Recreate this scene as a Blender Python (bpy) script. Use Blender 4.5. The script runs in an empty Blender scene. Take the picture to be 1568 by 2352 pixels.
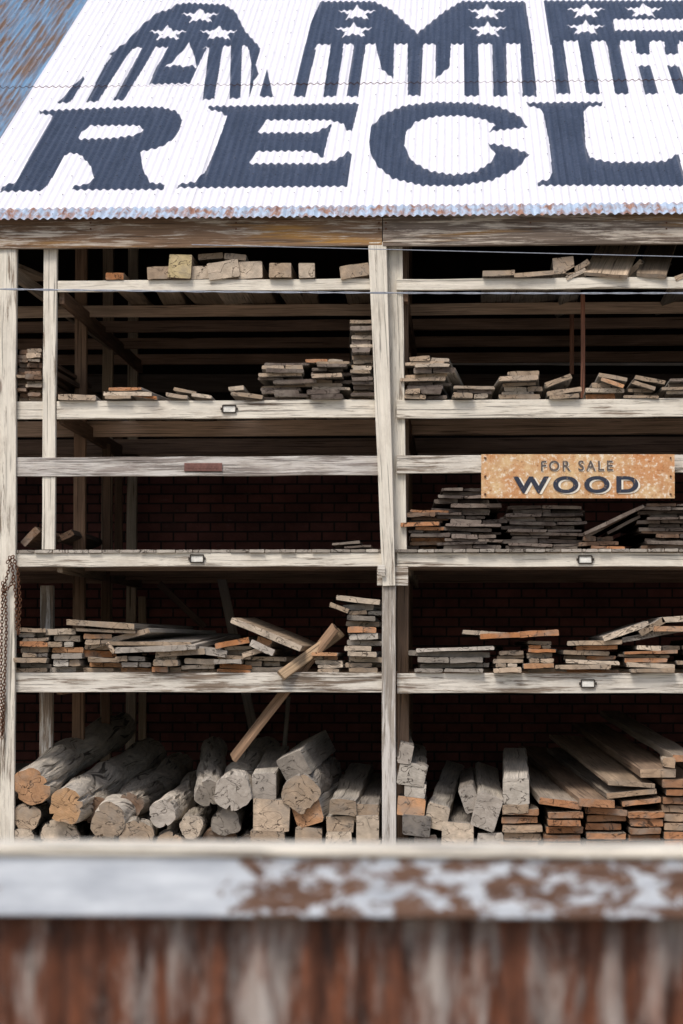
import bpy, math, random
from mathutils import Vector, noise, Matrix
random.seed(7)
R=random.uniform
sc=bpy.context.scene
sc.view_settings.view_transform='Standard'; sc.view_settings.look='None'; sc.view_settings.exposure=0
# ---------------- camera / site survey -----------------
F=5553.0; YAW=math.radians(2.78); PIT=math.radians(3.34)
C=Vector((0,0,2.1))
d=Vector((-math.sin(YAW)*math.cos(PIT),math.cos(YAW)*math.cos(PIT),math.sin(PIT)))
r=Vector((math.cos(YAW),math.sin(YAW),0)); u=r.cross(d)
cd=bpy.data.cameras.new('camera'); cam=bpy.data.objects.new('camera',cd); sc.collection.objects.link(cam)
cam.location=C
cam.rotation_euler=Matrix((r,u,-d)).transposed().to_euler()
cd.sensor_fit='VERTICAL'; cd.sensor_height=36; cd.sensor_width=24; cd.lens=85; cd.clip_end=2000
cd.dof.use_dof=True; cd.dof.focus_distance=23.2; cd.dof.aperture_fstop=2.8
sc.camera=cam
def ray(px,py): return d*F+r*(px-784)+u*(1176-py)
def S(px,py,Y=23.0):
    v=ray(px,py); return C+v*(Y/v.y)
YF=23.0
TH=math.radians(27.6)
sl=Vector((0,math.cos(TH),math.sin(TH))); nr=Vector((0,-math.sin(TH),math.cos(TH)))
E0=S(784,497,22.78); E0.x=0
def RP(px,py):
    v=ray(px,py); t=(E0-C).dot(nr)/v.dot(nr); p=C+v*t
    return (p.x,(p-E0).dot(sl))
# ---------------- helpers -----------------
def lin(c):
    return tuple(((x/255)/12.92 if x/255<=.04045 else ((x/255+.055)/1.055)**2.4) for x in c)
class MB:
    def __init__(s): s.v=[];s.f=[];s.uv=[];s.m=[];s.c=[]
    def face(s,idx,uvs,mat,col):
        s.f.append(idx); s.uv.extend(uvs); s.m.append(mat); s.c.extend([col]*len(idx))
    def obj(s,name,mats,parent=None,smooth=False):
        me=bpy.data.meshes.new(name); me.from_pydata(s.v,[],s.f)
        l=me.uv_layers.new(name='UVMap'); l.data.foreach_set('uv',[x for p in s.uv for x in p])
        a=me.color_attributes.new('Col','FLOAT_COLOR','CORNER')
        a.data.foreach_set('color',[x for p in s.c for x in (p[0],p[1],p[2],1)])
        me.polygons.foreach_set('material_index',s.m)
        if smooth: me.polygons.foreach_set('use_smooth',[True]*len(s.f))
        for m in mats: me.materials.append(m)
        me.update()
        o=bpy.data.objects.new(name,me); sc.collection.objects.link(o)
        if parent: o.parent=parent
        return o
def empty(name):
    o=bpy.data.objects.new(name,None); sc.collection.objects.link(o); return o
def sweep(mb,path,ringf,A,B,col,ecol,ms,me_,uvo=None):
    uo,vo=uvo or (R(0,50),R(0,50))
    base=len(mb.v); n=None; L=0; rows=[]
    for i,p in enumerate(path):
        rg=ringf(i); n=len(rg)
        if i: L+=(p-path[i-1]).length
        per=0; row=[]
        for k,(a,b) in enumerate(rg):
            if k: per+=math.hypot(a-rg[k-1][0],b-rg[k-1][1])
            row.append((L+uo,per+vo)); mb.v.append(tuple(p+A*a+B*b))
        last=per+math.hypot(rg[0][0]-rg[-1][0],rg[0][1]-rg[-1][1])
        row.append((L+uo,last+vo)); rows.append((row,rg))
    for i in range(len(path)-1):
        for k in range(n):
            k2=(k+1)%n; a=base+i*n
            mb.face((a+k,a+n+k,a+n+k2,a+k2),(rows[i][0][k],rows[i+1][0][k],rows[i+1][0][k+1],rows[i][0][k+1]),ms,col)
    for i,fl in ((0,False),(len(path)-1,True)):
        rg=rows[i][1]; ids=[base+i*n+k for k in range(n)]
        ca=sum(x[0] for x in rg)/n; cb=sum(x[1] for x in rg)/n
        mb.v.append(tuple(path[i]+A*ca+B*cb)); ci=len(mb.v)-1
        for k in range(n):
            k2=(k+1)%n; t=(ids[k],ids[k2],ci); uvs=((rg[k][0]+uo,rg[k][1]+vo),(rg[k2][0]+uo,rg[k2][1]+vo),(ca+uo,cb+vo))
            if fl: t=t[::-1]; uvs=uvs[::-1]
            mb.face(t,uvs,me_,ecol)
def rect(w,t,j,ch):
    pts=[]
    def q(a,b): pts.append((a+R(-j,j),b+R(-j,j)))
    h=w/2;g=t/2
    q(-h,-g+ch);q(-h+ch,-g)
    if w>t*1.6:
        q(-h/3,-g);q(h/3,-g)
    q(h-ch,-g);q(h,-g+ch);q(h,g-ch);q(h-ch,g)
    if w>t*1.6:
        q(h/3,g);q(-h/3,g)
    q(-h+ch,g);q(-h,g-ch)
    return pts
def beam(mb,p0,p1,w,t,A=None,col=(.3,.25,.2),ecol=None,ms=0,me_=1,j=.002,ch=.004,seg=.5,wob=.003,roll=0,taper=None):
    ax=(p1-p0); L=ax.length; ax=ax.normalized()
    if A is None: A=ax.cross(Vector((0,0,1)))
    A=(A-ax*A.dot(ax)).normalized(); B=A.cross(ax).normalized()
    if B.z<0 and abs(ax.z)<.9: B=-B
    if roll:
        m=Matrix.Rotation(roll,3,ax); A=m@A; B=m@B
    n=max(1,int(L/seg)); path=[]; 
    for i in range(n+1):
        f=i/n; path.append(p0+(p1-p0)*f+ (A*R(-wob,wob)+B*R(-wob,wob) if 0<i<n else Vector((0,0,0))))
    base=rect(w,t,j,ch)
    def rf(i):
        s=1+(taper[0]+(taper[1]-taper[0])*i/n-1 if taper else 0)
        return [(a*s+R(-j,j)*.5,b+R(-j,j)*.5) for a,b in base]
    if A.cross(B).dot(ax)<0:
        A=-A
    sweep(mb,path,rf,A,B,col,ecol or col,ms,me_)
# ---------------- materials -----------------
class G:
    def __init__(s,name):
        s.m=bpy.data.materials.new(name); s.m.use_nodes=True; s.t=s.m.node_tree; s.b=s.t.nodes['Principled BSDF']; s.b.inputs['Roughness'].default_value=.85
        s.b.inputs['Specular IOR Level'].default_value=.25
    def n(s,ty,**k):
        o=s.t.nodes.new(ty)
        for a,b in k.items(): setattr(o,a,b)
        return o
    def l(s,a,b): s.t.links.new(a,b)
    def vec(s,scale,kind='UV',loc=(0,0,0)):
        c=s.n('ShaderNodeTexCoord'); m=s.n('ShaderNodeMapping'); s.l(c.outputs[kind],m.inputs[0]); m.inputs['Scale'].default_value=scale; m.inputs['Location'].default_value=loc
        return m.outputs[0]
    def noise(s,scale,detail=6,rough=.6,dist=0,kind='UV',loc=(0,0,0)):
        t=s.n('ShaderNodeTexNoise'); s.l(s.vec(scale,kind,loc),t.inputs['Vector']); t.inputs['Scale'].default_value=1; t.inputs['Detail'].default_value=detail; t.inputs['Roughness'].default_value=rough; t.inputs['Distortion'].default_value=dist
        return t.outputs['Fac']
    def mr(s,x,a,b,c=0,d=1):
        t=s.n('ShaderNodeMapRange'); s.l(x,t.inputs[0])
        for i,v in enumerate((a,b,c,d)): t.inputs[i+1].default_value=v
        return t.outputs[0]
    def math(s,op,a,b=0):
        t=s.n('ShaderNodeMath',operation=op)
        for i,x in enumerate((a,b)):
            if isinstance(x,(int,float)): t.inputs[i].default_value=x
            else: s.l(x,t.inputs[i])
        return t.outputs[0]
    def mix(s,f,a,b,mode='MIX'):
        t=s.n('ShaderNodeMix',data_type='RGBA',blend_type=mode)
        for i,x in ((0,f),(6,a),(7,b)):
            if isinstance(x,(int,float)): t.inputs[i].default_value=x
            elif isinstance(x,tuple): t.inputs[i].default_value=(*x[:3],1)
            else: s.l(x,t.inputs[i])
        return t.outputs[2]
    def col(s): 
        t=s.n('ShaderNodeAttribute'); t.attribute_name='Col'; return t.outputs['Color']
    def bump(s,h,st=.4,dist=.01):
        t=s.n('ShaderNodeBump'); s.l(h,t.inputs['Height']); t.inputs['Strength'].default_value=st; t.inputs['Distance'].default_value=dist
        s.l(t.outputs[0],s.b.inputs['Normal'])
    def out(s,c): s.l(c,s.b.inputs['Base Color']); return s.m
def wood_side(name,paint=None,amt=.5,streak=None):
    g=G(name)
    gr=g.noise((2.2,85,1),7,.65,.8)
    lo=g.noise((1.1,7,1),3,.5,.3)
    f=g.mr(gr,.3,.72,.55,1.28); f2=g.mr(lo,.3,.7,.7,1.2); f3=g.math('MULTIPLY',f,f2)
    c=g.mix(1.0,g.col(),f3,'MULTIPLY')
    if streak: c=g.mix(g.mr(g.noise((.35,6,1),4,.6,.4,loc=(6,2,0)),.54,.66,0,.8),c,streak)
    ck=g.mr(g.noise((.9,50,1),4,.55,.5,loc=(3,7,0)),.60,.65,0,1)
    h=g.math('SUBTRACT',gr,g.math('MULTIPLY',ck,.8))
    if paint:
        pm=g.noise((1.6,20,1),8,.74,.4,loc=(9,1,0)); pm=g.math('ADD',pm,g.math('MULTIPLY',g.math('SUBTRACT',gr,.5),.5))
        lowp=g.noise((.7,2.5,1),3,.5,loc=(1,5,0)); pm=g.math('ADD',pm,g.math('MULTIPLY',g.math('SUBTRACT',lowp,.5),.6))
        mask=g.mr(pm,1-amt-.05,1-amt+.06,0,1)
        pc=g.mix(1.0,paint,g.mr(g.noise((1.5,34,1),6,.7,.5,loc=(4,4,2)),.3,.65,.76,1.04),'MULTIPLY')
        dirt=g.mr(g.noise((2.5,7,1),6,.72,0,loc=(14,1,0)),.48,.74,0,.55)
        pc=g.mix(dirt,pc,lin((158,144,128)))
        c=g.mix(mask,c,pc)
        h=g.math('ADD',h,g.math('MULTIPLY',mask,.35))
    c=g.mix(g.math('MULTIPLY',ck,.6 if paint else .7),c,lin((44,34,28)))
    v=g.n('ShaderNodeTexVoronoi'); g.l(g.vec((.8,3.4,1),'UV',(5,5,0)),v.inputs['Vector']); v.inputs['Scale'].default_value=1
    kn=g.mr(v.outputs['Distance'],.035,.075,.7,0)
    c=g.mix(kn,c,lin((88,62,46)))
    g.bump(h,.6,.006)
    return g.out(c)
M_side=wood_side('weathered_wood')
M_paint=wood_side('white_painted_wood',lin((228,220,204)),.65)
M_paint2=wood_side('peeling_painted_wood',lin((222,215,202)),.56)
M_paint3=wood_side('mostly_bare_painted_wood',lin((206,200,192)),.51)
M_fas=wood_side('fascia_weathered',lin((206,194,178)),.44,lin((180,134,66)))
def wood_end(name):
    g=G(name)
    a=g.noise((11,11,14),6,.6); b=g.noise((30,140,1),3,.6)
    w=g.n('ShaderNodeTexWave',wave_type='RINGS',rings_direction='Z'); g.l(g.vec((1,1,1)),w.inputs['Vector']); w.inputs['Scale'].default_value=22; w.inputs['Distortion'].default_value=4; w.inputs['Detail'].default_value=2
    f=g.math('MULTIPLY',g.mr(a,.3,.7,.68,1.22),g.mr(b,.3,.7,.8,1.14)); f=g.math('MULTIPLY',f,g.mr(w.outputs['Fac'],0,1,.88,1.05))
    c=g.mix(1.0,g.col(),f,'MULTIPLY')
    k=g.math('ABSOLUTE',g.math('SUBTRACT',g.noise((6,8,1),3,.5,.6,loc=(2,8,0)),.5)); k=g.mr(k,.004,.012,.85,0)
    c=g.mix(k,c,lin((40,29,21)))
    c=g.mix(g.mr(g.noise((4,4,1),4,.6,loc=(7,7,0)),.48,.64,0,.55),c,lin((146,136,124)))
    g.bump(g.math('SUBTRACT',a,k),.6,.006)
    return g.out(c)
M_end=wood_end('sawn_wood_end')
def bark():
    g=G('weathered_log')
    a=g.noise((3,26,1),8,.7,1.2); b=g.noise((5,9,1),5,.6,loc=(3,3,0))
    f=g.math('MULTIPLY',g.mr(a,.3,.7,.65,1.3),g.mr(b,.3,.7,.8,1.2))
    c=g.mix(1.0,g.col(),f,'MULTIPLY')
    ck=g.mr(g.noise((1.1,20,1),5,.6,.8,loc=(8,2,0)),.59,.64,0,1)
    c=g.mix(g.math('MULTIPLY',ck,.8),c,lin((40,33,28)))
    g.bump(g.math('SUBTRACT',a,ck),.9,.02)
    return g.out(c)
M_log=bark()
def plain(name,rgb,rough=.6,metal=0,var=.25,sc_=20,kind='Object'):
    g=G(name); g.b.inputs['Roughness'].default_value=rough; g.b.inputs['Metallic'].default_value=metal
    c=g.mix(1.0,lin(rgb),g.mr(g.noise((sc_,sc_,sc_),5,.6,kind=kind),.3,.7,1-var,1+var),'MULTIPLY'); return g.out(c)
def roofpaint(name,rgb,dirtcol,dirt,rough,lo,hi,bs=.35,spec=.5):
    g=G(name); g.b.inputs['Roughness'].default_value=rough; g.b.inputs['Specular IOR Level'].default_value=spec
    a=g.noise((9,.8,1),6,.65,.2); b=g.noise((34,3,1),5,.7,loc=(3,1,0))
    c=g.mix(1.0,lin(rgb),g.mr(a,.3,.7,lo,hi),'MULTIPLY')
    c=g.mix(g.mr(b,.56,.74,0,dirt),c,lin(dirtcol))
    s_=g.mr(g.noise((60,5,1),6,.8,1.0,loc=(9,9,0)),.68,.72,0,.5)
    c=g.mix(s_,c,lin(dirtcol))
    rn=g.mr(g.noise((22,.5,1),4,.7,.1,loc=(5,0,0)),.62,.72,0,.28); c=g.mix(rn,c,lin(dirtcol))
    g.bump(g.noise((9,5,1),5,.65,.5),bs,.03)
    return g.out(c)
M_rw=roofpaint('white_roof_paint',(234,231,234),(160,158,164),.35,.5,.94,1.02,.25,.3)
M_rd=roofpaint('navy_roof_paint',(58,64,78),(112,118,134),.4,.34,.65,1.25,.6,.7)
def rusty(name,metal_rgb,rust1,rust2,sx,sy,th,blot=(3,3),bw=.4):
    g=G(name); g.b.inputs['Roughness'].default_value=.6; g.b.inputs['Specular IOR Level'].default_value=.4
    a=g.noise((sx,sy,1),8,.7,.4); b=g.noise((*blot,1),4,.6,.3,loc=(2,5,0))
    m=g.math('ADD',g.math('MULTIPLY',a,1-bw),g.math('MULTIPLY',b,bw))
    rc=g.mix(g.mr(g.noise((sx*2,sy*2,1),6,.7,loc=(7,1,0)),.35,.65),lin(rust1),lin(rust2))
    mc=g.mix(1.0,lin(metal_rgb),g.mr(g.noise((sx,sy*.5,1),5,.7,loc=(4,4,0)),.3,.7,.7,1.15),'MULTIPLY')
    c=g.mix(g.mr(m,th-.06,th+.06),mc,rc)
    g.bump(g.noise((sx,sy*2,1),6,.7),.3,.01)
    return g.out(c)
M_blue=rusty('rusted_blue_metal',(116,150,180),(100,78,62),(132,104,80),20,.9,.51,(2.0,.4))
M_eave=rusty('galvanised_rusty_edge',(178,194,212),(126,84,64),(172,132,108),14,3,.52,(6,6))
M_fence=rusty('rusted_corrugated_metal',(172,162,154),(52,31,22),(116,68,44),12,2.6,.455,(5,.7),.5)
M_rust=plain('rusty_iron',(96,64,46),.8,.2,.4,60)
M_iron=plain('dark_iron',(62,56,50),.7,.3)
M_card=plain('paper_card',(225,222,212),.9)
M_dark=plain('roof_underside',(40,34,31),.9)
M_wall=plain('shade_toned_board_wall',(34,27,25),.95,0,.4,3)  # upper back wall: deep interior shade put into a near-black colour
M_wire=plain('wire_cable',(140,145,155),.5,.3)
M_gal=plain('steel_wall_sheet',(120,125,130),.6,.3,.2,2)
def brick():
    g=G('old_red_brick'); 
    t=g.n('ShaderNodeTexBrick'); g.l(g.vec((1,1,1)),t.inputs['Vector']); t.inputs['Scale'].default_value=1
    t.inputs['Brick Width'].default_value=.30; t.inputs['Row Height'].default_value=.115; t.inputs['Mortar Size'].default_value=.011
    t.inputs['Color1'].default_value=(*lin((140,88,80)),1); t.inputs['Color2'].default_value=(*lin((112,74,69)),1); t.inputs['Mortar'].default_value=(*lin((62,50,47)),1)
    c=g.mix(1.0,t.outputs['Color'],g.mr(g.noise((2,2,2),6,.7),.3,.7,.55,1.2),'MULTIPLY')
    c=g.mix(g.mr(g.noise((3,9,1),6,.75,loc=(3,3,0)),.62,.7,0,.4),c,lin((160,142,134)))
    g.bump(g.math('ADD',g.math('MULTIPLY',t.outputs['Fac'],-1),g.noise((30,30,1))),.8,.015)
    return g.out(c)
M_brick=brick()
WOODM=[M_side,M_end]
GREY=[(180,170,158),(162,153,142),(142,133,122),(190,181,168)]
TAN=[(190,168,144),(174,152,128),(202,184,162),(158,138,116)]
ORG=[(188,134,94),(174,118,76),(198,150,110)]
DRK=[(112,99,89),(98,86,78),(128,114,104)]
BRN=[(128,102,82),(112,88,70),(140,112,90)]
def pick(p): 
    k=R(.78,1.08); c=lin(random.choice(p)); return tuple(x*k for x in c)

# ================= SHED =================
shed=empty('lumber_shed')
XL,XR=-9.6,6.6
def P(pts): return [RP(x,y) for x,y in pts]
layers=[]  # mats: 0 white 1 navy 2 blue 3 eave
xl=RP(205,0)[0]*.5+RP(0,320)[0]*.5
wS=RP(784,473)[1]; wLap=RP(784,193)[1]; WT=11.6
D=lambda *p: layers.append((P(p),1))
W=lambda *p: layers.append((P(p),0))
# A
D((400,12),(430,8),(515,12),(540,28),(562,72),(598,112),(590,117),(250,128),(262,118),(290,98),(325,60),(362,30),(392,22))
W((308,112),(325,110),(330,135),(290,140),(262,135))
W((357,110),(387,110),(365,140),(335,140))
W((513,108),(530,107),(540,135),(500,135)); W((556,107),(568,107),(572,130),(552,130))
W((462,112),(480,110),(478,135),(455,135))
W((252,112),(262,118),(245,132),(230,132))
D((264,118),(306,112),(264,170),(225,234),(198,234),(240,152))
D((327,110),(356,110),(285,231),(260,230))
D((386,112),(475,112),(462,140),(436,193),(342,195),(358,155))
W((434,100),(446,130),(452,158),(438,150),(425,156),(406,150),(378,156),(400,140))
D((480,110),(512,108),(492,228),(465,230)); D((530,106),(556,106),(552,226),(527,226)); D((569,100),(598,112),(590,130),(582,160),(572,226),(590,160))
D((569,100),(598,113),(588,150),(577,150)); 
D((190,176),(194,184),(162,236),(131,237)); D((613,160),(627,222),(595,223))
D((577,150),(586,150),(594,170),(580,190),(572,224))
# M
D((735,5),(858,5),(895,22),(958,78),(1020,28),(1060,4),(1206,5),(1222,106),(700,110),(712,60))
D((700,105),(728,105),(700,222),(673,222)); D((760,105),(790,105),(772,222),(742,222)); D((812,105),(840,105),(822,222),(795,222))
W((728,104),(760,104),(755,114),(722,114)); W((790,103),(812,103),(812,114),(786,114)); W((840,103),(862,103),(864,114),(838,114))
D((862,103),(905,103),(903,183),(876,160)); D((936,100),(972,100),(965,220),(936,220)); D((1000,103),(1036,103),(1032,155),(1000,183))
W((905,103),(936,103),(936,114),(905,114)); W((972,103),(1000,103),(1000,114),(970,114)); W((1036,103),(1065,103),(1065,114),(1034,114))
D((1065,102),(1098,102),(1100,221),(1066,221)); D((1130,102),(1162,102),(1165,221),(1133,221)); D((1194,102),(1221,102),(1233,221),(1200,221))
W((1098,102),(1130,102),(1130,114),(1098,114)); W((1162,102),(1194,102),(1195,114),(1163,114))
# E (partly out of frame)
D((1248,3),(1760,3),(1768,45),(1408,46),(1412,71),(1770,75),(1774,101),(1264,105))
for a,b in ((1266,1278),(1328,1346),(1394,1412)): D((a,100),(a+28,100),(b+32,216),(b,216))
for a,b in ((1466,1482),(1532,1552),(1600,1624),(1668,1694)):
    D((a-8,100),(a+24,100),(a+26,126),(a-4,126)); D((a,153),(a+28,153),(b+30,216),(b,216))
for a in (1294,1358,1424,1492,1560,1628,1696): W((a,96),(a+33 if a!=1424 else a+34,96),(a+35,108),(a,108))
def star(cx,cy,rx=46,ry=18):
    pts=[]
    for i in range(10):
        k=1 if i%2==0 else .42; an=math.pi/2+i*math.pi/5
        pts.append((cx+rx*k*math.cos(an),cy-ry*k*math.sin(an)))
    W(*pts)
for c in ((460,38),(385,78),(502,78),(820,32),(812,72),(1118,30),(1120,70),(1345,27),(1345,66),(1478,26),(1620,26)): star(*c)
# R
D((90,255),(200,250),(300,246),(370,247),(405,256),(418,275),(412,300),(392,325),(365,340),(333,347),(322,350),(328,390),(345,421),(378,423),(376,436),(165,437),(168,428),(195,425),(216,412),(208,382),(185,356),(165,352),(148,356),(110,425),(98,438),(0,441),(5,428),(38,418),(72,350),(116,275),(120,265),(92,262))
W((205,289),(318,289),(330,298),(312,311),(260,318),(180,320),(186,306))
# E
D((478,245),(824,237),(808,302),(795,298),(788,284),(755,276),(610,276),(592,305),(722,305),(762,286),(752,320),(742,364),(722,350),(700,347),(588,348),(572,376),(742,376),(775,366),(800,348),(808,352),(797,428),(405,432),(410,424),(448,418),(470,395),(500,330),(522,268),(505,257),(478,252))
# C
D((847,325),(852,292),(880,262),(930,243),(1000,235),(1080,237),(1150,247),(1192,266),(1212,292),(1150,299),(1122,303),(1138,288),(1110,274),(1060,266),(1000,268),(955,280),(932,305),(928,335),(945,370),(985,393),(1040,402),(1090,396),(1125,375),(1138,356),(1120,330),(1160,335),(1216,353),(1190,385),(1130,415),(1050,427),(970,427),(900,410),(865,380),(850,350))
# L
D((1208,236),(1384,235),(1382,243),(1348,246),(1340,260),(1345,335),(1355,363),(1400,373),(1480,373),(1530,370),(1558,352),(1570,400),(1574,427),(1235,426),(1235,417),(1262,412),(1268,395),(1262,330),(1248,262),(1238,248),(1212,243))
def build_roof():
    mb=MB(); lam=.0762; A=.0095; nsub=12; dx=lam/nsub; n=int((XR+.3-XL+.3)/dx); x0=XL-.3
    wh=(1,1,1)
    bbs=[(min(p[0] for p in q),max(p[0] for p in q)) for q,_ in layers]
    def h(x): 
        return A*math.cos(2*math.pi*x/lam)
    sheets={}
    for i in range(n):
        xa=x0+i*dx; xb=xa+dx; xm=(xa+xb)/2
        cuts={0.0,wS,wLap,WT}; hit=[]
        for (q,m),(bl,bh) in zip(layers,bbs):
            if bl<=xm<=bh:
                cr=[]
                for k in range(len(q)):
                    a=q[k];b=q[(k+1)%len(q)]
                    if (a[0]<=xm)!=(b[0]<=xm): cr.append(a[1]+(b[1]-a[1])*(xm-a[0])/(b[0]-a[0])+.006*noise.noise(Vector((xm*30,k*3.3,0))))
                cr.sort(); hit.append((cr,m)); cuts.update(c for c in cr if 0<c<WT)
        cs=sorted(cuts)
        sh=int((xm-x0)/.61)
        for a,b in zip(cs,cs[1:]):
            if b-a<1e-5: continue
            w=(a+b)/2
            m=0
            if xm<xl: m=2
            elif w<wS: m=3
            if m==0:
                for cr,mm in hit:
                    if sum(1 for c in cr if c<w)%2: m=mm
            up=.007 if w>wLap else 0
            if (sh,up) not in sheets: sheets[(sh,up)]=R(0,.004)
            off=up+sheets[(sh,up)]
            pts=[E0+Vector((xa,0,0))+sl*a+nr*(h(xa)+off),E0+Vector((xb,0,0))+sl*a+nr*(h(xb)+off),
                 E0+Vector((xb,0,0))+sl*b+nr*(h(xb)+off),E0+Vector((xa,0,0))+sl*b+nr*(h(xa)+off)]
            k=len(mb.v); mb.v.extend(tuple(p) for p in pts)
            mb.face((k,k+1,k+2,k+3),((xa,a),(xb,a),(xb,b),(xa,b)),m,wh)
            if a==wLap or a==0.0:
                t=.009 if a==wLap else .003
                q=[pts[0]-nr*t,pts[1]-nr*t,pts[1],pts[0]]; k=len(mb.v); mb.v.extend(tuple(p) for p in q)
                mb.face((k,k+1,k+2,k+3),((xa,a),(xb,a),(xb,a),(xa,a)),4,wh)
    mb.obj('corrugated_roof',[M_rw,M_rd,M_blue,M_eave,M_rust],shed)
    # nails
    mb=MB(); w=.12
    while w<10.5:
        x=XL
        while x<XR:
            X=round((x)/lam)*lam
            p=E0+Vector((X,0,0))+sl*(w+R(-.03,.03))+nr*(A+.012)
            rr=R(.005,.009); b=len(mb.v)
            for q in range(6):
                an=q*math.pi/3; mb.v.append(tuple(p+Vector((1,0,0))*rr*math.cos(an)+sl*rr*1.2*math.sin(an)))
            mb.v.append(tuple(p+nr*.006))
            for q in range(6): mb.face((b+q,b+(q+1)%6,b+6),((0,0),(0,1),(1,1)),0,wh)
            x+=.229
        w+=.62
    mb.obj('roof_nails',[M_iron],shed)
    # under deck + back slope
    mb=MB()
    def quad(a,b,c,e,m):
        k=len(mb.v); mb.v.extend([tuple(a),tuple(b),tuple(c),tuple(e)]); mb.face((k,k+1,k+2,k+3),((0,0),(1,0),(1,1),(0,1)),m,wh)
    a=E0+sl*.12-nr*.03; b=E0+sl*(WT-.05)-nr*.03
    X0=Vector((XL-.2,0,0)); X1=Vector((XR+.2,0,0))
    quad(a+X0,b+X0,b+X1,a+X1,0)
    top=E0+sl*WT; bk=Vector((0,top.y*2-E0.y,E0.z))
    quad(top+X0,bk+X0,bk+X1,top+X1,1)
    zr29=(E0+sl*((29.2-E0.y)/math.cos(TH))).z-.08; zr23=(E0+sl*((23.1-E0.y)/math.cos(TH))).z-.08
    for X in (XL,XR):
        k=len(mb.v); ze=E0.z; mb.v.extend([(X,29.2,0),(X,bk.y-.3,0),(X,bk.y-.3,ze+.05),(X,top.y,top.z-.1),(X,29.2,zr29)])
        mb.face((k,k+1,k+2,k+3,k+4),((0,0),)*5,1,wh)
        k=len(mb.v); mb.v.extend([(X,23.1,0),(X,29.2,0),(X,29.2,zr29),(X,23.1,zr23)])
        mb.face((k,k+1,k+2,k+3),((0,0),)*4,1,wh)
    quad(Vector((XL,bk.y-.3,0)),Vector((XR,bk.y-.3,0)),Vector((XR,bk.y-.3,E0.z)),Vector((XL,bk.y-.3,E0.z)),1)
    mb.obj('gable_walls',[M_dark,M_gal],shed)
    mb=MB(); x=XL+.4
    while x<XR:
        beam(mb,E0+Vector((x,0,0))+sl*.35-nr*.13,E0+Vector((x,0,0))+sl*7-nr*.13,.045,.15,Vector((1,0,0)),pick(BRN)); x+=.61
    mb.obj('rafters',WOODM,shed)
build_roof()
# ---- back wall
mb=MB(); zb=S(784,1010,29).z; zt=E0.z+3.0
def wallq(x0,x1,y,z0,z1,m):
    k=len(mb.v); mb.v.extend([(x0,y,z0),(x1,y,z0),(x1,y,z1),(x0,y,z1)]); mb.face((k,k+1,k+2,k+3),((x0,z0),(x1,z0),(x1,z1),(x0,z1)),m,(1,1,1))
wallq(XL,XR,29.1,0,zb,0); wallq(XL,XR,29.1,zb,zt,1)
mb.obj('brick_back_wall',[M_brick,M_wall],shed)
# ---- fascia beam
mb=MB()
zt_=S(784,494,22.9).z; zb_=S(784,565,22.9).z
xj=S(878,520,22.9).x; hh=(zt_-zb_)
beam(mb,Vector((XL,22.93,(zt_+zb_)/2)),Vector((xj-.004,22.93,(zt_+zb_)/2)),.06,hh,None,lin((132,106,84)),ms=0,wob=.004)
beam(mb,Vector((xj+.004,22.926,(zt_+zb_)/2-.004)),Vector((XR,22.926,(zt_+zb_)/2-.004)),.06,hh,None,lin((122,108,96)),ms=0,wob=.004)
for x in (208,542,870,886,1218,1530):
    for y in (512,526):
        p=S(x,y,22.9); beam(mb,p,p+Vector((0,-.012,0)),.016,.016,Vector((1,0,0)),lin((50,40,34)),ms=2,me_=2)
mb.obj('fascia_beam',[M_fas,M_end,M_rust],shed)
# ---- posts
mb=MB(); PA=Vector((1,0,0)); wc=lin((138,122,106))
def post(xt,yt,xb,yb,wt,wb,Y,th=.09,ms=0,col=wc,z0=None):
    a=S(xb,yb,Y); b=S(xt,yt,Y)
    if z0 is not None: a.z=z0
    a.y=b.y=Y+th/2
    wB=wb*Y/F; wT=wt*Y/F
    beam(mb,a,b,wB,th,PA,col,ms=ms,seg=.4,wob=.003,taper=(1,wT/wB))
post(18,560,13,1900,40,38,22.93,z0=0)
post(115,566,110,1262,31,30,22.985,.07)
post(905,556,917,1300,38,36,23.05,.08)
post(866,556,893,1345,42,30,22.90,.08)
post(893,1345,893,1960,31,32,22.93,.10,ms=3,z0=0,col=lin((160,150,138)))
post(107,1345,105,1700,30,30,24.0,.09,ms=3,z0=0)
for xx in (-8.0,3.0,6.5):
    beam(mb,Vector((xx,22.97,0)),Vector((xx,22.97,zb_)),.15,.1,PA,wc,ms=0)
mb.obj('painted_posts',[M_paint,M_end,M_paint2,M_paint3],shed)
mb=MB()
post(925,560,926,1960,26,26,23.3,.09,ms=0,col=lin((120,98,80)),z0=0)
for Y,w in ((24.85,.12),(26.8,.12),(28.85,.12)):
    for X in (S(115,1000,23).x,-8,S(905,1000,23).x,3.0,6.4):
        beam(mb,Vector((X,Y,0)),Vector((X,Y,E0.z+(Y-23)*.5)),w,.09,PA,pick(TAN+BRN),ms=0)
for (xa,ya,xb,yb,Y) in ((272,1000,272,1300,27.5),(245,1020,243,1700,26.0),(327,1370,327,1700,28.4)):
    beam(mb,S(xb,yb,Y),S(xa,ya,Y),.09,.06,PA,pick(TAN if xa==327 else BRN))
beam(mb,S(20,620,23.1),S(268,800,27),.05,.12,None,lin((186,168,148)))
beam(mb,S(190,735,24.9),S(275,800,27),.05,.1,None,pick(BRN))
beam(mb,S(0,600,23.2),S(97,640,24.5),.14,.05,None,lin((190,170,148)))
beam(mb,S(508,1325,28.6),S(585,1690,28.6),.11,.05,PA,lin((170,160,152)))
beam(mb,S(662,1600,28.3),S(652,1730,28.3),.05,.04,PA,lin((200,192,182)))
beam(mb,S(365,1340,28.6),S(470,1440,28.6),.08,.05,PA,lin((110,90,80)))
beam(mb,S(1338,915,23.6),S(1338,673,23.6),.04,.04,PA,lin((140,96,76)))
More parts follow.
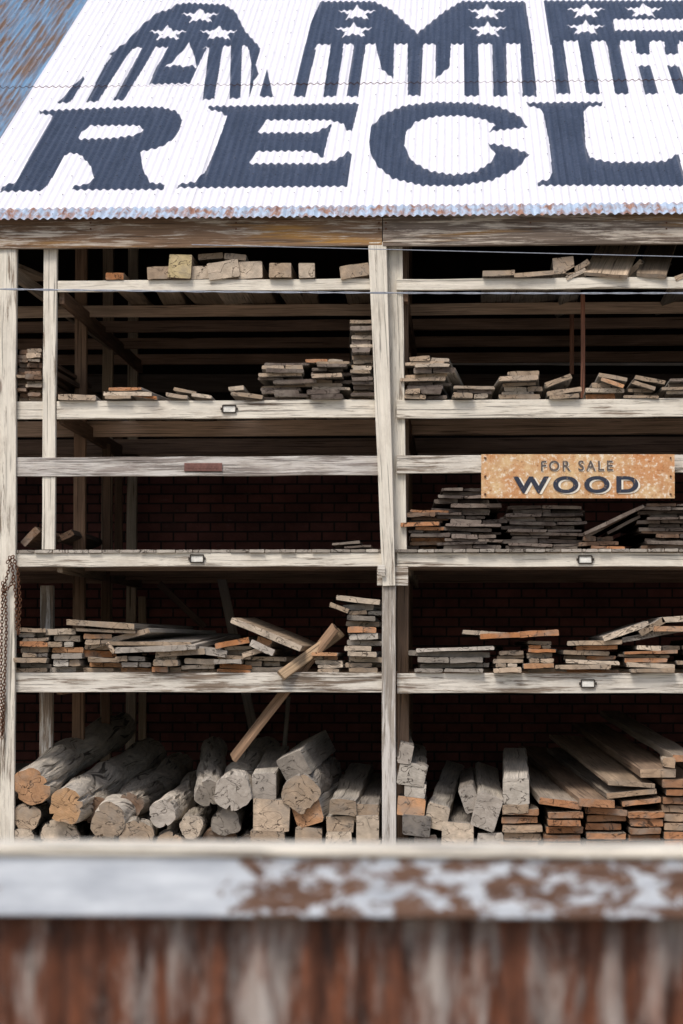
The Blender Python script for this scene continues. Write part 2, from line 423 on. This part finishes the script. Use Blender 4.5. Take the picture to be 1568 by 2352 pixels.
beam(mb,S(1313,860,25.2),S(1313,720,25.2),.045,.04,PA,lin((140,98,78)))
mb.obj('interior_framing',WOODM,shed)
# ---- shelves
zS={5:S(784,640).z,4:S(784,918).z,3:S(784,1262).z,2:S(784,1545).z,1:0.03}
hS={5:26,4:42,3:32,2:45}
xc0=S(857,1000).x; xc1=S(918,1000).x
xle=S(36,1000).x
x100=S(100,900).x; x131=S(130,900).x
mb=MB()
def rail(xa,xb,z,hpx,Y=YF,th=.045,ms=0,col=wc):
    h=hpx*Y/F; beam(mb,Vector((xa,Y+th/2,z-h/2)),Vector((xb,Y+th/2,z-h/2)),th,h,None,col,ms=ms,seg=.35,wob=.004)
for s in (5,4,3,2):
    top=zS[s]-(.03 if s==3 else 0)
    m=0 if s!=2 else 2
    if s in (4,):
        rail(xle,x100,top,hS[s],ms=m); rail(x131,xc0+.06,top,hS[s],ms=m)
    elif s==5:
        rail(x131,xc0+.06,top,hS[s],ms=m); 
    else:
        rail(xle,xc0+.13,top,hS[s],Y=22.98 if s==3 else YF,ms=m)
    rail(xc1-.03,XR,top-.006,hS[s],Y=23.01,ms=m)
    rail(XL,xle-.15,top,hS[s],ms=m)
zr=S(784,1047,22.97).z
rail(xle,xc0+.1,zr,45,Y=22.97,ms=3,col=lin((152,142,134))); rail(xc1-.03,XR,zr+.005,41,Y=23.0,ms=2); rail(XL,xle-.15,zr,44,ms=2)
beam(mb,S(866,1322,22.99),S(937,1322,22.99),.05,.19,None,wc,ms=2)
beam(mb,S(868,1310,22.87),S(884,1310,22.87),.03,.10,None,wc,ms=2)
mb.obj('painted_shelf_rails',[M_paint,M_end,M_paint2,M_paint3],shed)
mb=MB()
for s,ys in ((5,(24.7,25.85,27.3,28.8)),(4,(25.0,27.2,28.8)),(3,(24.5,26,27.5,28.9)),(2,(24.6,26.5,28.7))):
    for k,Y in enumerate(ys):
        h={5:.12,4:.165,3:.12,2:.14}[s]; zt2=zS[s]-(.03 if s==3 else 0)
        beam(mb,Vector((XL,Y,zt2-h/2)),Vector((XR,Y,zt2-h/2)),.05,h,None,pick([(170,140,120)] if k else [(206,176,150)]))
for X in (S(115,1000,23).x+.09,xc1+.05,-7.9,3.1):
    for s in (5,4,3,2):
        beam(mb,Vector((X,23.08,zS[s]-.14)),Vector((X,28.9,zS[s]-.14)),.05,.14,None,pick(TAN if s==3 else BRN))
mb.obj('shelf_joists',WOODM,shed)
mb=MB(); beam(mb,S(200,832,28.9),S(1800,838,28.9),.03,.03,None,lin((210,205,200))); beam(mb,S(200,880,28.95),S(1800,880,28.95),.03,.22,None,lin((96,86,80)))  # thin pale strip stands in for a gap of light; grey board below
mb.obj('light_gap_strip_and_board',WOODM,shed)
mb=MB(); x=XL
while x<XR:
    w=R(.12,.2); X=x+w/2
    beam(mb,Vector((X,22.955+R(-.015,.015),zS[3]-.015)),Vector((X,28.95,zS[3]-.015)),w-.006,.028,PA,pick(GREY+TAN),pick(GREY),seg=3)
    x+=w
mb.obj('shelf_deck',WOODM,shed)

# ================= LUMBER =================
def board(mb,cx,cz,w,t,Y,L,yaw=0,pitch=0,roll=0,side=None,end=None):
    ax=Vector((math.sin(yaw),math.cos(yaw)*math.cos(pitch),math.sin(pitch))).normalized()
    p0=Vector((cx,Y,cz)); p1=p0+ax*L
    if p1.y>28.9: p1=p0+ax*((28.9-Y)/ax.y)
    A=Matrix.Rotation(-roll,3,'Y')@Vector((1,0,0))
    beam(mb,p0,p1,w,t,A,side or pick(GREY),end or pick(TAN),j=.004,ch=min(.007,t*.22),seg=.7,wob=.007)
def stack(x0,x1,yt,n,s,pe=TAN,ps=GREY,L=2.6,Y=22.97,yb=None,jx=.06,split=.25,name='lumber_stack'):
    n=max(1,round(n*1.22)) if n>3 else n
    mb=MB(); z0=zS[s] if yb is None else S(x0,yb,Y).z
    a=S(x0,yt,Y); b=S(x1,yt,Y); H=a.z-z0; W_=b.x-a.x; z=z0
    ths=[R(.7,1.3) for _ in range(n)]; k=H/sum(ths)
    for i,t in enumerate(ths):
        t*=k; w=W_*R(.72,1.04); cx=(a.x+b.x)/2+R(-jx,jx)*(W_/.4)*1.0
        yw=R(-.06,.06); y=Y+R(-.06,.18); rl=R(-.04,.04)
        l=L*R(.8,1.2)
        if W_>.26 and random.random()<split:
            f=R(.4,.6); board(mb,cx-w/2+w*f/2,z+t/2,w*f-.01,t*.88,y,l,yw,0,rl,pick(ps),pick(pe)); board(mb,cx+w/2-w*(1-f)/2,z+t/2,w*(1-f)-.01,t*R(.7,.88),y+R(-.03,.1),l,yw,0,-rl,pick(ps),pick(pe))
        else: board(mb,cx,z+t/2,w,t*.88,y,l,yw,0,rl,pick(ps),pick(pe))
        z+=t
    return mb.obj(name,WOODM)
def plank(x0,y0,x1,y1,tpx,Y=22.95,L=2.5,dx=0,dz=0,pe=TAN,ps=GREY,name='loose_plank'):
    mb=MB(); a=S(x0,y0,Y); b=S(x1,y1,Y); A=(b-a); w=A.length; t=tpx*Y/F
    c=(a+b)/2; beam(mb,c,c+Vector((dx,L,dz)),w,t,A.normalized(),pick(ps),pick(pe),j=.003,ch=.005,seg=.6,wob=.006)
    return mb.obj(name,WOODM)
for (x0,x1,yt,rl) in ((338,393,613,3),(387,440,586,-4),(437,490,611,2),(478,548,600,8),(547,601,600,1),(619,668,605,0),(686,722,604,0),(780,848,608,9),(242,283,627,0)):
    mb=MB(); a=S(x0,yt,22.97); b=S(x1,yt,22.97); t=a.z-zS[5]
    board(mb,(a.x+b.x)/2,zS[5]+t/2+.005,b.x-a.x,t*.96,22.93+R(0,.08),2.4,R(-.04,.04),0,math.radians(rl),pick(TAN),pick(ORG if x0==242 else TAN+[(200,180,136)]))
    mb.obj('timber_block',WOODM)
plank(455,590,512,586,14,23.1,2.5); plank(515,588,565,592,14,23.0,2.3)
plank(1108,628,1182,626,12,22.95,2.2); plank(1180,632,1272,626,10,22.95,2.3); plank(1270,612,1318,607,38,23.0,2.4)
plank(1302,630,1352,600,12,23.0,2.6); plank(1300,640,1345,620,10,23.0,2.6)
plank(1340,632,1440,634,9,22.96,1.7,.36,.85,pe=TAN,ps=[(216,192,164)]); plank(1462,632,1530,634,9,22.97,1.7,.3,.75,ps=TAN)
plank(1420,650,1475,600,12,23.3,2.6,.5,.4); plank(1550,640,1640,610,12,23.0,2.4)
# shelf 4
stack(36,62,800,11,4,TAN+BRN,BRN,jx=.01); stack(60,96,800,10,4,TAN+BRN,BRN,jx=.01)
stack(130,226,906,1,4,TAN); 
plank(235,903,350,906,9,22.95,2.4,.4); plank(248,893,325,893,7,23.0,2.4,.3,pe=ORG); plank(240,912,300,912,7,22.93,2.4); plank(300,905,360,914,7,22.95,2.4,pe=ORG)
plank(380,905,430,913,8); plank(398,893,450,903,7,23.1); plank(440,906,485,912,8,22.96)
plank(525,893,560,890,9,23.0); plank(530,903,602,912,9); 
stack(606,712,830,9,4,TAN+DRK,GREY,jx=.07); stack(709,803,821,9,4,TAN+DRK+ORG[:1],GREY); stack(803,857,733,16,4,TAN+DRK,GREY,jx=.04)
stack(932,1040,816,8,4,TAN+DRK,GREY,jx=.07); stack(1048,1138,887,3,4,TAN+DRK); stack(1143,1240,853,5,4,TAN+DRK,jx=.05); 
plank(1252,885,1312,863,11); plank(1256,904,1335,893,10); plank(1262,912,1330,908,9); 
stack(1350,1438,876,3,4,TAN+ORG); plank(1375,860,1440,872,9,pe=TAN); plank(1380,870,1432,888,9,pe=ORG); stack(1442,1520,890,3,4,TAN); plank(1458,866,1528,878,9); plank(1450,876,1505,893,9)
stack(1525,1640,870,4,4,TAN+DRK); stack(1660,1760,830,7,4); stack(1800,1900,850,6,4)
# shelf 3
YK=23.03
stack(929,1020,1170,9,3,DRK+BRN+ORG[:1],DRK,jx=.07,Y=YK); stack(1014,1150,1120,13,3,DRK+[(84,74,68)],DRK,jx=.08,split=.5,Y=YK)
stack(1150,1345,1160,10,3,DRK+[(80,70,64)],DRK,jx=.04,split=.8,Y=YK); plank(1342,1226,1478,1162,8,pe=DRK,ps=DRK); plank(1345,1232,1440,1182,8,23.05,pe=BRN,ps=DRK); stack(1340,1438,1230,3,3,BRN+ORG[:1],DRK); plank(1395,1225,1470,1185,7,23.1,pe=DRK)
stack(1468,1610,1157,11,3,DRK+BRN,DRK,jx=.06,split=.5,Y=YK); stack(1650,1790,1150,10,3,DRK,DRK)
plank(762,1250,826,1245,6,23.2,pe=DRK,ps=DRK); plank(790,1257,852,1254,5,23.1,pe=DRK,ps=DRK)
plank(52,1250,86,1215,16,23.1,1.4,pe=BRN,ps=BRN); plank(130,1240,168,1222,14,24.3,2,pe=BRN,ps=DRK)
# shelf 2
LT=TAN+TAN+GREY+ORG; 
stack(37,112,1442,7,2,LT,jx=.05); stack(105,183,1443,6,2,LT); stack(188,268,1456,6,2,LT); 
plank(150,1428,310,1440,13,22.9,2.4,.3,pe=TAN); plank(172,1446,312,1452,7,22.95,2.4,.3,ps=DRK)
plank(196,1486,345,1448,12,23.0,2.4,.4); plank(245,1476,262,1500,9,22.95); plank(262,1495,450,1486,12,22.86,2.5,.2,.12,pe=GREY,ps=GREY)
plank(245,1478,440,1478,9,22.95,2.4,.2,.1)
stack(270,348,1506,3,2,LT); stack(350,416,1496,3,2,LT); plank(360,1502,470,1496,14,22.9); stack(420,500,1512,3,2,ORG+TAN); plank(456,1492,520,1503,16,22.93,pe=GREY); 
stack(490,575,1484,5,2,LT); plank(494,1484,572,1470,13,22.9,pe=ORG); stack(552,655,1508,3,2,ORG+LT); plank(556,1506,610,1488,12,22.95); plank(575,1476,628,1500,16,22.9,pe=GREY); plank(590,1468,622,1480,16,23.0,pe=ORG)
plank(530,1424,692,1490,14,22.88,1.3,.1,.02,pe=TAN,ps=TAN)
stack(715,780,1498,4,2,LT); stack(790,872,1388,10,2,TAN+GREY+ORG[:1],jx=.05,split=.1); plank(757,1388,800,1404,10,22.9); plank(772,1372,872,1384,12,22.95)
mb=MB(); beam(mb,S(535,1742,23.35),S(770,1440,23.12),.15,.04,Vector((.7,-.6,.5)),lin((160,130,104)),lin((120,90,70)),wob=.004); beam(mb,S(645,1552,22.90),S(782,1452,23.3),.045,.10,Vector((.5,-.6,.6)),lin((176,150,120)),wob=.004); mb.obj('leaning_plank',WOODM)
stack(945,1130,1486,4,2,GREY,GREY,jx=.02,split=.1); plank(1062,1452,1192,1458,9,22.95,pe=TAN); plank(1103,1462,1195,1458,12,22.9,pe=ORG); plank(1192,1458,1283,1452,14,22.92,pe=ORG)
stack(1132,1200,1494,4,2,ORG+TAN); stack(1205,1276,1472,6,2,ORG+TAN,jx=.03); stack(1300,1424,1470,6,2,TAN+ORG[:1],jx=.09)
stack(1438,1560,1482,5,2,TAN+ORG[:1],jx=.06); plank(1385,1468,1490,1432,12,22.95); plank(1470,1455,1525,1424,14,22.95); plank(1430,1470,1568,1445,12,23.0,pe=GREY); plank(1500,1444,1600,1444,12,22.9,pe=ORG); plank(1520,1424,1640,1416,13,22.95); stack(1565,1680,1470,6,2,TAN)
stack(1720,1820,1440,8,2,TAN); stack(-160,-60,1440,8,2,TAN); stack(-330,-220,1460,7,2,LT); stack(-300,-180,1160,9,3,DRK,DRK); stack(-250,-100,850,7,4)
# ================= LOG YARD (bottom bay) =================
def log(cx,cy,rp,bx,by,Yb=26.5,Y=22.95,cols=GREY,ecols=TAN,name='log',bow=.05):
    mb=MB(); a=S(cx,cy,Y+R(-.05,.1)); b=S(bx,by,Yb); rr=rp*1.04*Y/F; ax=(b-a).normalized()
    A=ax.cross(Vector((0,0,1))).normalized(); B=A.cross(ax)*1; n=20; N=44; sd=R(0,100)
    bd=A*R(-bow,bow)+B*R(-bow,bow)*.6
    path=[a+(b-a)*(i/n)+bd*math.sin(math.pi*i/n*R(.97,1.03)) for i in range(n+1)]
    cr=[(R(0,6.28),R(.15,.38),R(.08,.12)) for _ in range(3)]
    def rf(i):
        o=[]
        for k in range(N):
            an=-2*math.pi*k/N
            q=1+.26*noise.noise(Vector((math.cos(an)*1.1+sd,math.sin(an)*1.1,i*.3)))+.07*noise.noise(Vector((math.cos(an)*3.5+sd,math.sin(an)*3.5,i*.7)))
            for c,dp,wd in cr:
                dd=abs((an%6.283)-(c+.05*i)%6.283)
                if dd<wd: q*=1-dp*(1-dd/wd)*(1 if i<8 else .4)
            if i==0: q*=.94
            o.append((rr*q*math.cos(an),rr*q*math.sin(an)))
        return o
    if A.cross(B).dot(ax)>0: A=-A
    A=-A
    c=pick(cols); sweep(mb,path,rf,A,B,c,pick(ecols),0,1)
    return mb.obj(name,[M_log,M_end])
LG=[(188,178,164),(178,167,152),(196,186,172)]
log(72,1806,44,275,1675,27,22.85,LG,[(182,140,104)]); log(150,1852,43,345,1735,27,22.9,LG,[(194,154,114)]); log(248,1885,42,410,1765,27,22.9,LG,[(172,152,130)])
log(372,1868,32,450,1800,26,22.95,LG,GREY); log(480,1822,31,490,1720,26.5,22.95,GREY,GREY); log(536,1822,42,606,1728,26.5,22.9,GREY,GREY)
log(520,1888,33,560,1830,26,23.0,GREY,GREY); log(438,1900,28,490,1850,26,22.95,LG,TAN); log(58,1878,32,130,1850,26,23.0,LG,TAN); log(50,1932,30,120,1900,26,22.95,GREY,TAN)
log(132,1925,46,200,1890,26,23.0,LG,TAN); log(312,1925,40,360,1880,26,22.98,LG,TAN); log(388,1940,30,430,1900,26,23.0,LG,TAN); log(500,1938,42,540,1900,26,23.1,LG,BRN)
log(215,1860,34,330,1800,27,23.3,LG,BRN); log(300,1850,30,400,1790,27,23.3,LG,BRN); log(235,1950,36,260,1900,26,23.1,LG,TAN); log(440,1950,30,460,1900,26,23.1,LG,TAN); log(570,1950,34,590,1900,26,23.1,LG,DRK)
for x in range(30,860,75): log(x,1985,20,x+30,1970,26,23.1,DRK,DRK)
def timber(cx,cy,w,h,rot,bx,by,Yb=26,Y=22.93,ps=GREY,pe=TAN,name='timber_beam'):
    mb=MB(); a=S(cx,cy,Y+R(-.04,.06)); b=S(bx,by,Yb); k=Y/F
    A=Matrix.Rotation(math.radians(rot),3,'Y')@Vector((1,0,0))
    beam(mb,a,b,w*k,h*k,A,pick(ps),pick(pe),j=.009,ch=.014,seg=.3,wob=.008)
    return mb.obj(name,WOODM)
timber(608,1806,56,62,0,640,1740,26,pe=GREY); timber(622,1872,82,72,3,650,1820,26); timber(615,1930,78,48,0,640,1890)
timber(675,1762,62,62,-28,735,1712,25.5,22.95,pe=GREY); log(690,1822,42,740,1770,25.5,22.92,GREY,TAN); timber(706,1868,66,52,-18,800,1800,26,ps=BRN+GREY,pe=ORG); timber(708,1925,62,48,4,740,1890)
timber(788,1855,62,36,3,830,1770,26); timber(782,1893,62,38,0,820,1830,26); timber(778,1935,62,46,0,810,1900,26); timber(843,1905,52,60,0,860,1830,26); timber(842,1868,56,40,2,862,1795,26.5); timber(844,1945,54,34,0,865,1900)
timber(931,1732,34,46,14,925,1690,26,pe=GREY); timber(946,1778,62,52,10,945,1730,26,pe=GREY); timber(952,1814,50,36,8,950,1770,26,pe=GREY)
timber(944,1853,66,42,4,950,1800,26,pe=ORG,ps=DRK); timber(955,1897,62,50,6,960,1850,26,pe=[(120,114,108)]); timber(976,1938,52,36,0,980,1900,26,pe=DRK)
timber(1003,1876,50,56,12,1040,1775,26.5,pe=GREY+TAN); timber(1050,1925,74,72,3,1070,1850,26,pe=TAN); timber(1117,1866,58,78,16,1110,1790,26,pe=GREY); timber(1078,1835,36,60,-20,1080,1790,26,pe=GREY)
timber(1125,1935,60,42,2,1120,1900,26,pe=GREY); timber(1184,1818,60,62,1,1182,1745,25.5,ps=GREY,pe=GREY); timber(1184,1858,58,20,0,1182,1800,26)
for x in range(930,1150,60): log(x,1985,18,x+5,1970,26,23.1,DRK,DRK)
def lstack(x0,x1,yt,n,dx,L=4.6,dz=.1,pe=ORG+TAN,ps=TAN+GREY):
    mb=MB(); a=S(x0,yt,22.95); b=S(x1,yt,22.95); z0=.03; t=(a.z-z0)/n; w=b.x-a.x
    for i in range(n):
        f=i/(n-1)
        cx=(a.x+b.x)/2+R(-.025,.025); p0=Vector((cx,22.93+R(-.08,.12),z0+t*(i+.5))); p1=p0+Vector((dx*f+R(-.03,.03),L*R(.85,1.05),dz*f))
        beam(mb,p0,p1,w*R(.86,1.02),t*R(.72,.93),PA,pick(ps),pick(pe),j=.004,ch=.006,seg=.8,wob=.005,roll=R(-.03,.03))
    mb.obj('lumber_stack',WOODM)
ORG2=[(182,134,98),(172,122,86),(174,148,122),(148,110,82),(188,160,132)]
BT=[(168,138,112),(160,136,114),(160,146,130)]
lstack(1152,1242,1856,8,.0,4,.0,ORG2,BT); lstack(1250,1334,1862,8,-.05,4.8,.1,ORG2,BT); lstack(1346,1438,1852,8,-.1,4.8,.1,ORG2,BT); lstack(1438,1520,1862,8,-.1,4.8,.1,ORG2,BT); lstack(1524,1610,1790,11,-.1,4.8,.1,ORG2,BT); lstack(1620,1710,1800,10,-.1,4.8,.1,ORG2,BT); lstack(1730,1820,1830,9,0,4.8,.1,ORG2,BT)
plank(1238,1838,1336,1852,16,22.9,4.8,-.25,.22,pe=ORG2,ps=BT); plank(1330,1842,1412,1848,18,22.85,5,-.45,.3,pe=ORG2,ps=BT); plank(1350,1860,1440,1868,14,22.95,4.6,-.3,.2,pe=ORG2,ps=BT)
plank(1395,1798,1505,1806,9,22.9,4,-.4,.3,pe=TAN,ps=TAN); plank(1392,1828,1508,1818,12,22.92,4.4,-.4,.25,pe=ORG2,ps=BT); plank(1428,1846,1518,1838,12,22.95,4.4,-.3,.2,pe=ORG2,ps=BT)
plank(1470,1776,1552,1776,20,22.93,4.8,-.4,.3,pe=ORG2,ps=BT); timber(1537,1752,28,22,0,1530,1740,24,pe=ORG2,ps=TAN); plank(1545,1742,1600,1742,16,22.95,4.8,-.4,.3,pe=ORG2,ps=BT)
stack(-190,-30,1800,8,1,TAN,GREY,L=4); stack(-400,-240,1830,7,1,TAN,GREY,L=4)

# ================= SIGN =================
sign=empty('for_sale_sign'); YS=22.90
def sign_mat():
    g=G('rusty_tan_sign'); g.b.inputs['Roughness'].default_value=.6
    a=g.noise((7,7,7),8,.75,kind='Object'); b=g.noise((26,26,26),6,.8,kind='Object',loc=(3,0,0)); cc=g.noise((2.2,2.2,2.2),4,.6,kind='Object')
    c=g.mix(g.mr(a,.38,.62),lin((186,138,94)),lin((212,182,138)))
    c=g.mix(g.mr(cc,.45,.62,0,.6),c,lin((192,122,70)))
    c=g.mix(g.mr(b,.54,.60,0,.8),c,lin((232,222,202)))
    c=g.mix(g.mr(b,.36,.42,.75,0),c,lin((118,72,46)))
    g.bump(b,.3,.004); return g.out(c)
a=S(1105,1094,YS); b=S(1549,1094,YS); hs=S(1300,1043,YS).z-S(1300,1144,YS).z
mb=MB(); beam(mb,a,b,.012,hs,None,ms=0,me_=0,j=.001,ch=.002,wob=.001); mb.obj('panel',[sign_mat()],sign)
def worn(name,rgb,wear,th=.6):
    g=G(name); a=g.noise((40,40,30),7,.8,kind='Object'); return g.out(g.mix(g.mr(a,th,th+.06,0,.9),lin(rgb),lin(wear)))
M_t1=worn('faded_navy_paint',(52,56,68),(206,170,128),.59); M_t2=worn('faded_grey_paint',(92,84,80),(205,172,130),.58); M_t3=worn('cream_shadow_paint',(230,222,206),(196,150,104),.58)
def text(body,x0,x1,yt,yb,Y,mat,name,off=0.03,gap=1.15,dx=0,dz=0):
    cu=bpy.data.curves.new(name,'FONT'); cu.body=body; cu.size=1; cu.offset=off; cu.space_character=gap; cu.extrude=0; cu.resolution_u=6
    o=bpy.data.objects.new(name,cu); sc.collection.objects.link(o)
    bpy.context.view_layer.update(); dg=bpy.context.evaluated_depsgraph_get(); me=bpy.data.meshes.new_from_object(o.evaluated_get(dg)); bpy.data.objects.remove(o)
    xs=[v.co.x for v in me.vertices]; ys=[v.co.y for v in me.vertices]; A=S(x0,yt,Y); B=S(x1,yb,Y)
    for v in me.vertices:
        fx=(v.co.x-min(xs))/(max(xs)-min(xs)); fy=(v.co.y-min(ys))/(max(ys)-min(ys))
        v.co=Vector((A.x+(B.x-A.x)*fx+dx,Y,B.z+(A.z-B.z)*fy+dz))
    me.materials.clear(); me.materials.append(mat); q=bpy.data.objects.new(name,me); sc.collection.objects.link(q); q.parent=sign
text('WOOD',1180,1467,1094,1132,YS-.012,M_t3,'wood_letter_highlight',.03,1.3,.014,-.010)
text('WOOD',1178,1466,1094,1132,YS-.016,M_t1,'wood_letters',.03,1.3)
text('FOR SALE',1242,1407,1058,1081,YS-.012,M_t3,'for_sale_letter_highlight',.015,1.3,.007,-.006)
text('FOR SALE',1242,1407,1058,1081,YS-.016,M_t2,'for_sale_letters',.015,1.3)
mb=MB()
for x in (1114,1540):
    for y in (1052,1094,1135):
        p=S(x,y,YS-.008); beam(mb,p,p+Vector((0,-.012,0)),.018,.018,PA,lin((90,60,40)),ms=0,me_=0)
mb.obj('screws',[M_rust],sign)
# ================= LABEL HOLDERS / PLATE =================
def holder(cx,cy,Y=22.965):
    mb=MB(); c=S(cx,cy,Y); w,h=.125,.07; q=(1,1,1)
    for s_ in (-1,1):
        beam(mb,c+Vector((-w/2,0,s_*h/2)),c+Vector((w/2,0,s_*h/2)),.012,.011,None,q,ms=0,me_=0,wob=0,j=.0005,ch=.002)
        beam(mb,c+Vector((s_*w/2,0,-h/2)),c+Vector((s_*w/2,0,h/2)),.011,.012,PA,q,ms=0,me_=0,wob=0,j=.0005,ch=.002)
        beam(mb,c+Vector((s_*(w/2+.012),0,-.012)),c+Vector((s_*(w/2+.012),0,.012)),.018,.008,PA,q,ms=0,me_=0,wob=0,j=.0005,ch=.002)
    beam(mb,c+Vector((-w/2,.008,0)),c+Vector((w/2,.008,0)),.004,h,None,q,ms=1,me_=1,wob=0,j=0,ch=.001)
    mb.obj('label_holder',[M_iron,M_card])
holder(526,939,22.985); holder(452,1283,22.965); holder(1344,1285,22.995); holder(1350,1570,22.995)
mb=MB(); beam(mb,S(423,1073,22.96),S(510,1073,22.96),.008,.078,None,(1,1,1),ms=0,me_=0,wob=0)
for i in range(9): beam(mb,S(431+i*8,1073,22.952),S(436+i*8,1073,22.952),.004,.03,None,(1,1,1),ms=0,me_=0,wob=0,j=0,ch=.001)
mb.obj('metal_name_plate',[plain('brown_enamel',(112,78,70),.5)])
# ================= CHAIN =================
def link_chain(mb,pts,ll=.042,rad=.0045,wd=.013):
    tot=[(pts[i+1]-pts[i]).length for i in range(len(pts)-1)]; L=sum(tot); n=int(L/(ll*.72))
    def at(s_):
        for i,t in enumerate(tot):
            if s_<=t: return pts[i]+(pts[i+1]-pts[i])*(s_/t),(pts[i+1]-pts[i]).normalized()
            s_-=t
        return pts[-1],(pts[-1]-pts[-2]).normalized()
    for i in range(n):
        p,t=at(L*i/n); o=t.cross(Vector((0,1,0))).normalized(); o2=t.cross(o).normalized()
        if i%2: o,o2=o2,o
        m=14; base=len(mb.v)
        for k in range(m):
            an=2*math.pi*k/m; ctr=p+t*(math.cos(an)*ll/2)+o*(math.sin(an)*wd); out=(t*math.cos(an)*.6+o*math.sin(an)).normalized()
            for q in range(6):
                bn=q*math.pi/3; mb.v.append(tuple(ctr+out*rad*math.cos(bn)+o2*rad*math.sin(bn)))
        for k in range(m):
            for q in range(6):
                k2=(k+1)%m;q2=(q+1)%6; mb.face((base+k*6+q,base+k*6+q2,base+k2*6+q2,base+k2*6+q),((0,0),)*4,0,(1,1,1))
mb=MB(); Yc=22.88
link_chain(mb,[S(x,y,Yc) for x,y in ((18,1290),(30,1278),(40,1310),(46,1380),(42,1455),(38,1440),(36,1370),(28,1300),(20,1275))])
link_chain(mb,[S(x,y,Yc) for x,y in ((22,1300),(10,1345),(8,1360),(24,1345),(32,1320))])
link_chain(mb,[S(x,y,Yc) for x,y in ((12,1350),(14,1450),(10,1560),(6,1690))])
link_chain(mb,[S(x,y,Yc-.02) for x,y in ((6,1340),(4,1450),(2,1560),(4,1700))])
mb.obj('hanging_chain',[M_rust],smooth=True)
# ================= WIRES =================
def wire(pts,rad):
    cu=bpy.data.curves.new('overhead_wire','CURVE'); cu.dimensions='3D'; cu.bevel_depth=rad; sp=cu.splines.new('POLY'); sp.points.add(len(pts)-1)
    for p,q in zip(sp.points,pts): p.co=(*q,1)
    cu.materials.append(M_wire); o=bpy.data.objects.new('overhead_wire',cu); sc.collection.objects.link(o)
wire([S(x,562+ (x-440)*.0245,22.6) for x in range(440,2400,60)],.004)
for ph,rd in ((0,.005),(math.pi,.005)):
    wire([S(x,664+x*.006+1.3*math.sin(x*.045+ph)+6*(1-((x-784)/784)**2)*.6,22.5) for x in range(-900,2300,12)],rd)

# ================= FENCE =================
fence=empty('corrugated_fence'); YFN=5.5
def fence_mat():
    g=G('peeling_fence_paint'); 
    tc=g.n('ShaderNodeTexCoord'); sx=g.n('ShaderNodeSeparateXYZ'); g.l(tc.outputs['Object'],sx.inputs[0])
    xo=S(560,2030,YFN).x
    thr=g.mr(sx.outputs['X'],xo-.10,xo+.03,.36,.525)
    n=g.noise((10,10,20),8,.72,.3,kind='Object',loc=(1.3,0,.4)); m=g.mr(g.math('SUBTRACT',n,thr),-.03,.02)
    gr=g.noise((3,40,60),6,.7,kind='Object')
    br=g.mix(g.mr(gr,.35,.65),lin((78,54,42)),lin((132,104,88)))
    wt=g.mix(g.mr(g.noise((4,4,24),7,.7,kind='Object',loc=(2,2,2)),.35,.7),lin((172,178,186)),lin((222,227,232)))
    g.bump(m,.3,.004)
    return g.out(g.mix(m,br,wt))
mb=MB(); zt=S(784,1968,YFN-.0).z; zl=S(784,2108,YFN).z
beam(mb,Vector((-7,YFN+.05,(zt+zl)/2)),Vector((7,YFN+.0,(zt+zl)/2)),.05,(zt-zl),None,(1,1,1),ms=0,me_=0,wob=.001)
beam(mb,Vector((-7,YFN+.09,zt+.012)),Vector((7,YFN+.04,zt+.012)),.15,.022,None,lin((160,150,140)),ms=1,me_=1,wob=.001)
mb.obj('top_rail',[fence_mat(),M_paint],fence)
mb=MB(); lam=.1; x=-7
while x<7:
    dx=lam/10; pa=YFN+.07+.012*math.cos(2*math.pi*x/lam); pb=YFN+.07+.012*math.cos(2*math.pi*(x+dx)/lam)
    q=len(mb.v); mb.v.extend([(x,pa,.03),(x+dx,pb,.03),(x+dx,pb,zt-.01),(x,pa,zt-.01)])
    mb.face((q,q+1,q+2,q+3),((x,0),(x+dx,0),(x+dx,zt),(x,zt)),0,(1,1,1)); x+=dx
mb.obj('metal_sheets',[M_fence],fence)
mb=MB()
for x in (-6,-3.6,-1.2,1.2,3.6,6): beam(mb,Vector((x,YFN+.16,0)),Vector((x,YFN+.16,zt-.02)),.09,.09,PA,pick(BRN))
mb.obj('fence_posts',WOODM,fence)
# ================= GROUND =================
me=bpy.data.meshes.new('ground'); s_=600; me.from_pydata([(-s_,-s_,0),(s_,-s_,0),(s_,s_,0),(-s_,s_,0)],[],[(0,1,2,3)])
o=bpy.data.objects.new('ground',me); sc.collection.objects.link(o)
g=G('gravel_ground'); c=g.mix(g.mr(g.noise((12,12,12),8,.8,kind='Object'),.3,.7),lin((124,116,106)),lin((168,160,148))); g.bump(g.noise((30,30,30),4,.7,kind='Object'),.6,.03); me.materials.append(g.out(c))
# ================= LIGHT =================
w=bpy.data.worlds.new('World'); sc.world=w; w.use_nodes=True; nt=w.node_tree; bg=nt.nodes['Background']
sky=nt.nodes.new('ShaderNodeTexSky'); sky.sky_type='NISHITA'; sky.sun_disc=False
EL=math.radians(54); AZ=math.radians(200)
sky.sun_elevation=EL; sky.sun_rotation=AZ; sky.dust_density=3.0; sky.ozone_density=1.0
nt.links.new(sky.outputs[0],bg.inputs[0]); bg.inputs[1].default_value=.15
sd=bpy.data.lights.new('sun','SUN'); sd.energy=2.35; sd.angle=math.radians(18); sd.color=(1,.955,.9)
so=bpy.data.objects.new('sun',sd); sc.collection.objects.link(so)
dirv=Vector((math.sin(AZ)*math.cos(EL),math.cos(AZ)*math.cos(EL),math.sin(EL)))
so.rotation_euler=dirv.to_track_quat('Z','Y').to_euler(); so.location=(0,-10,20)
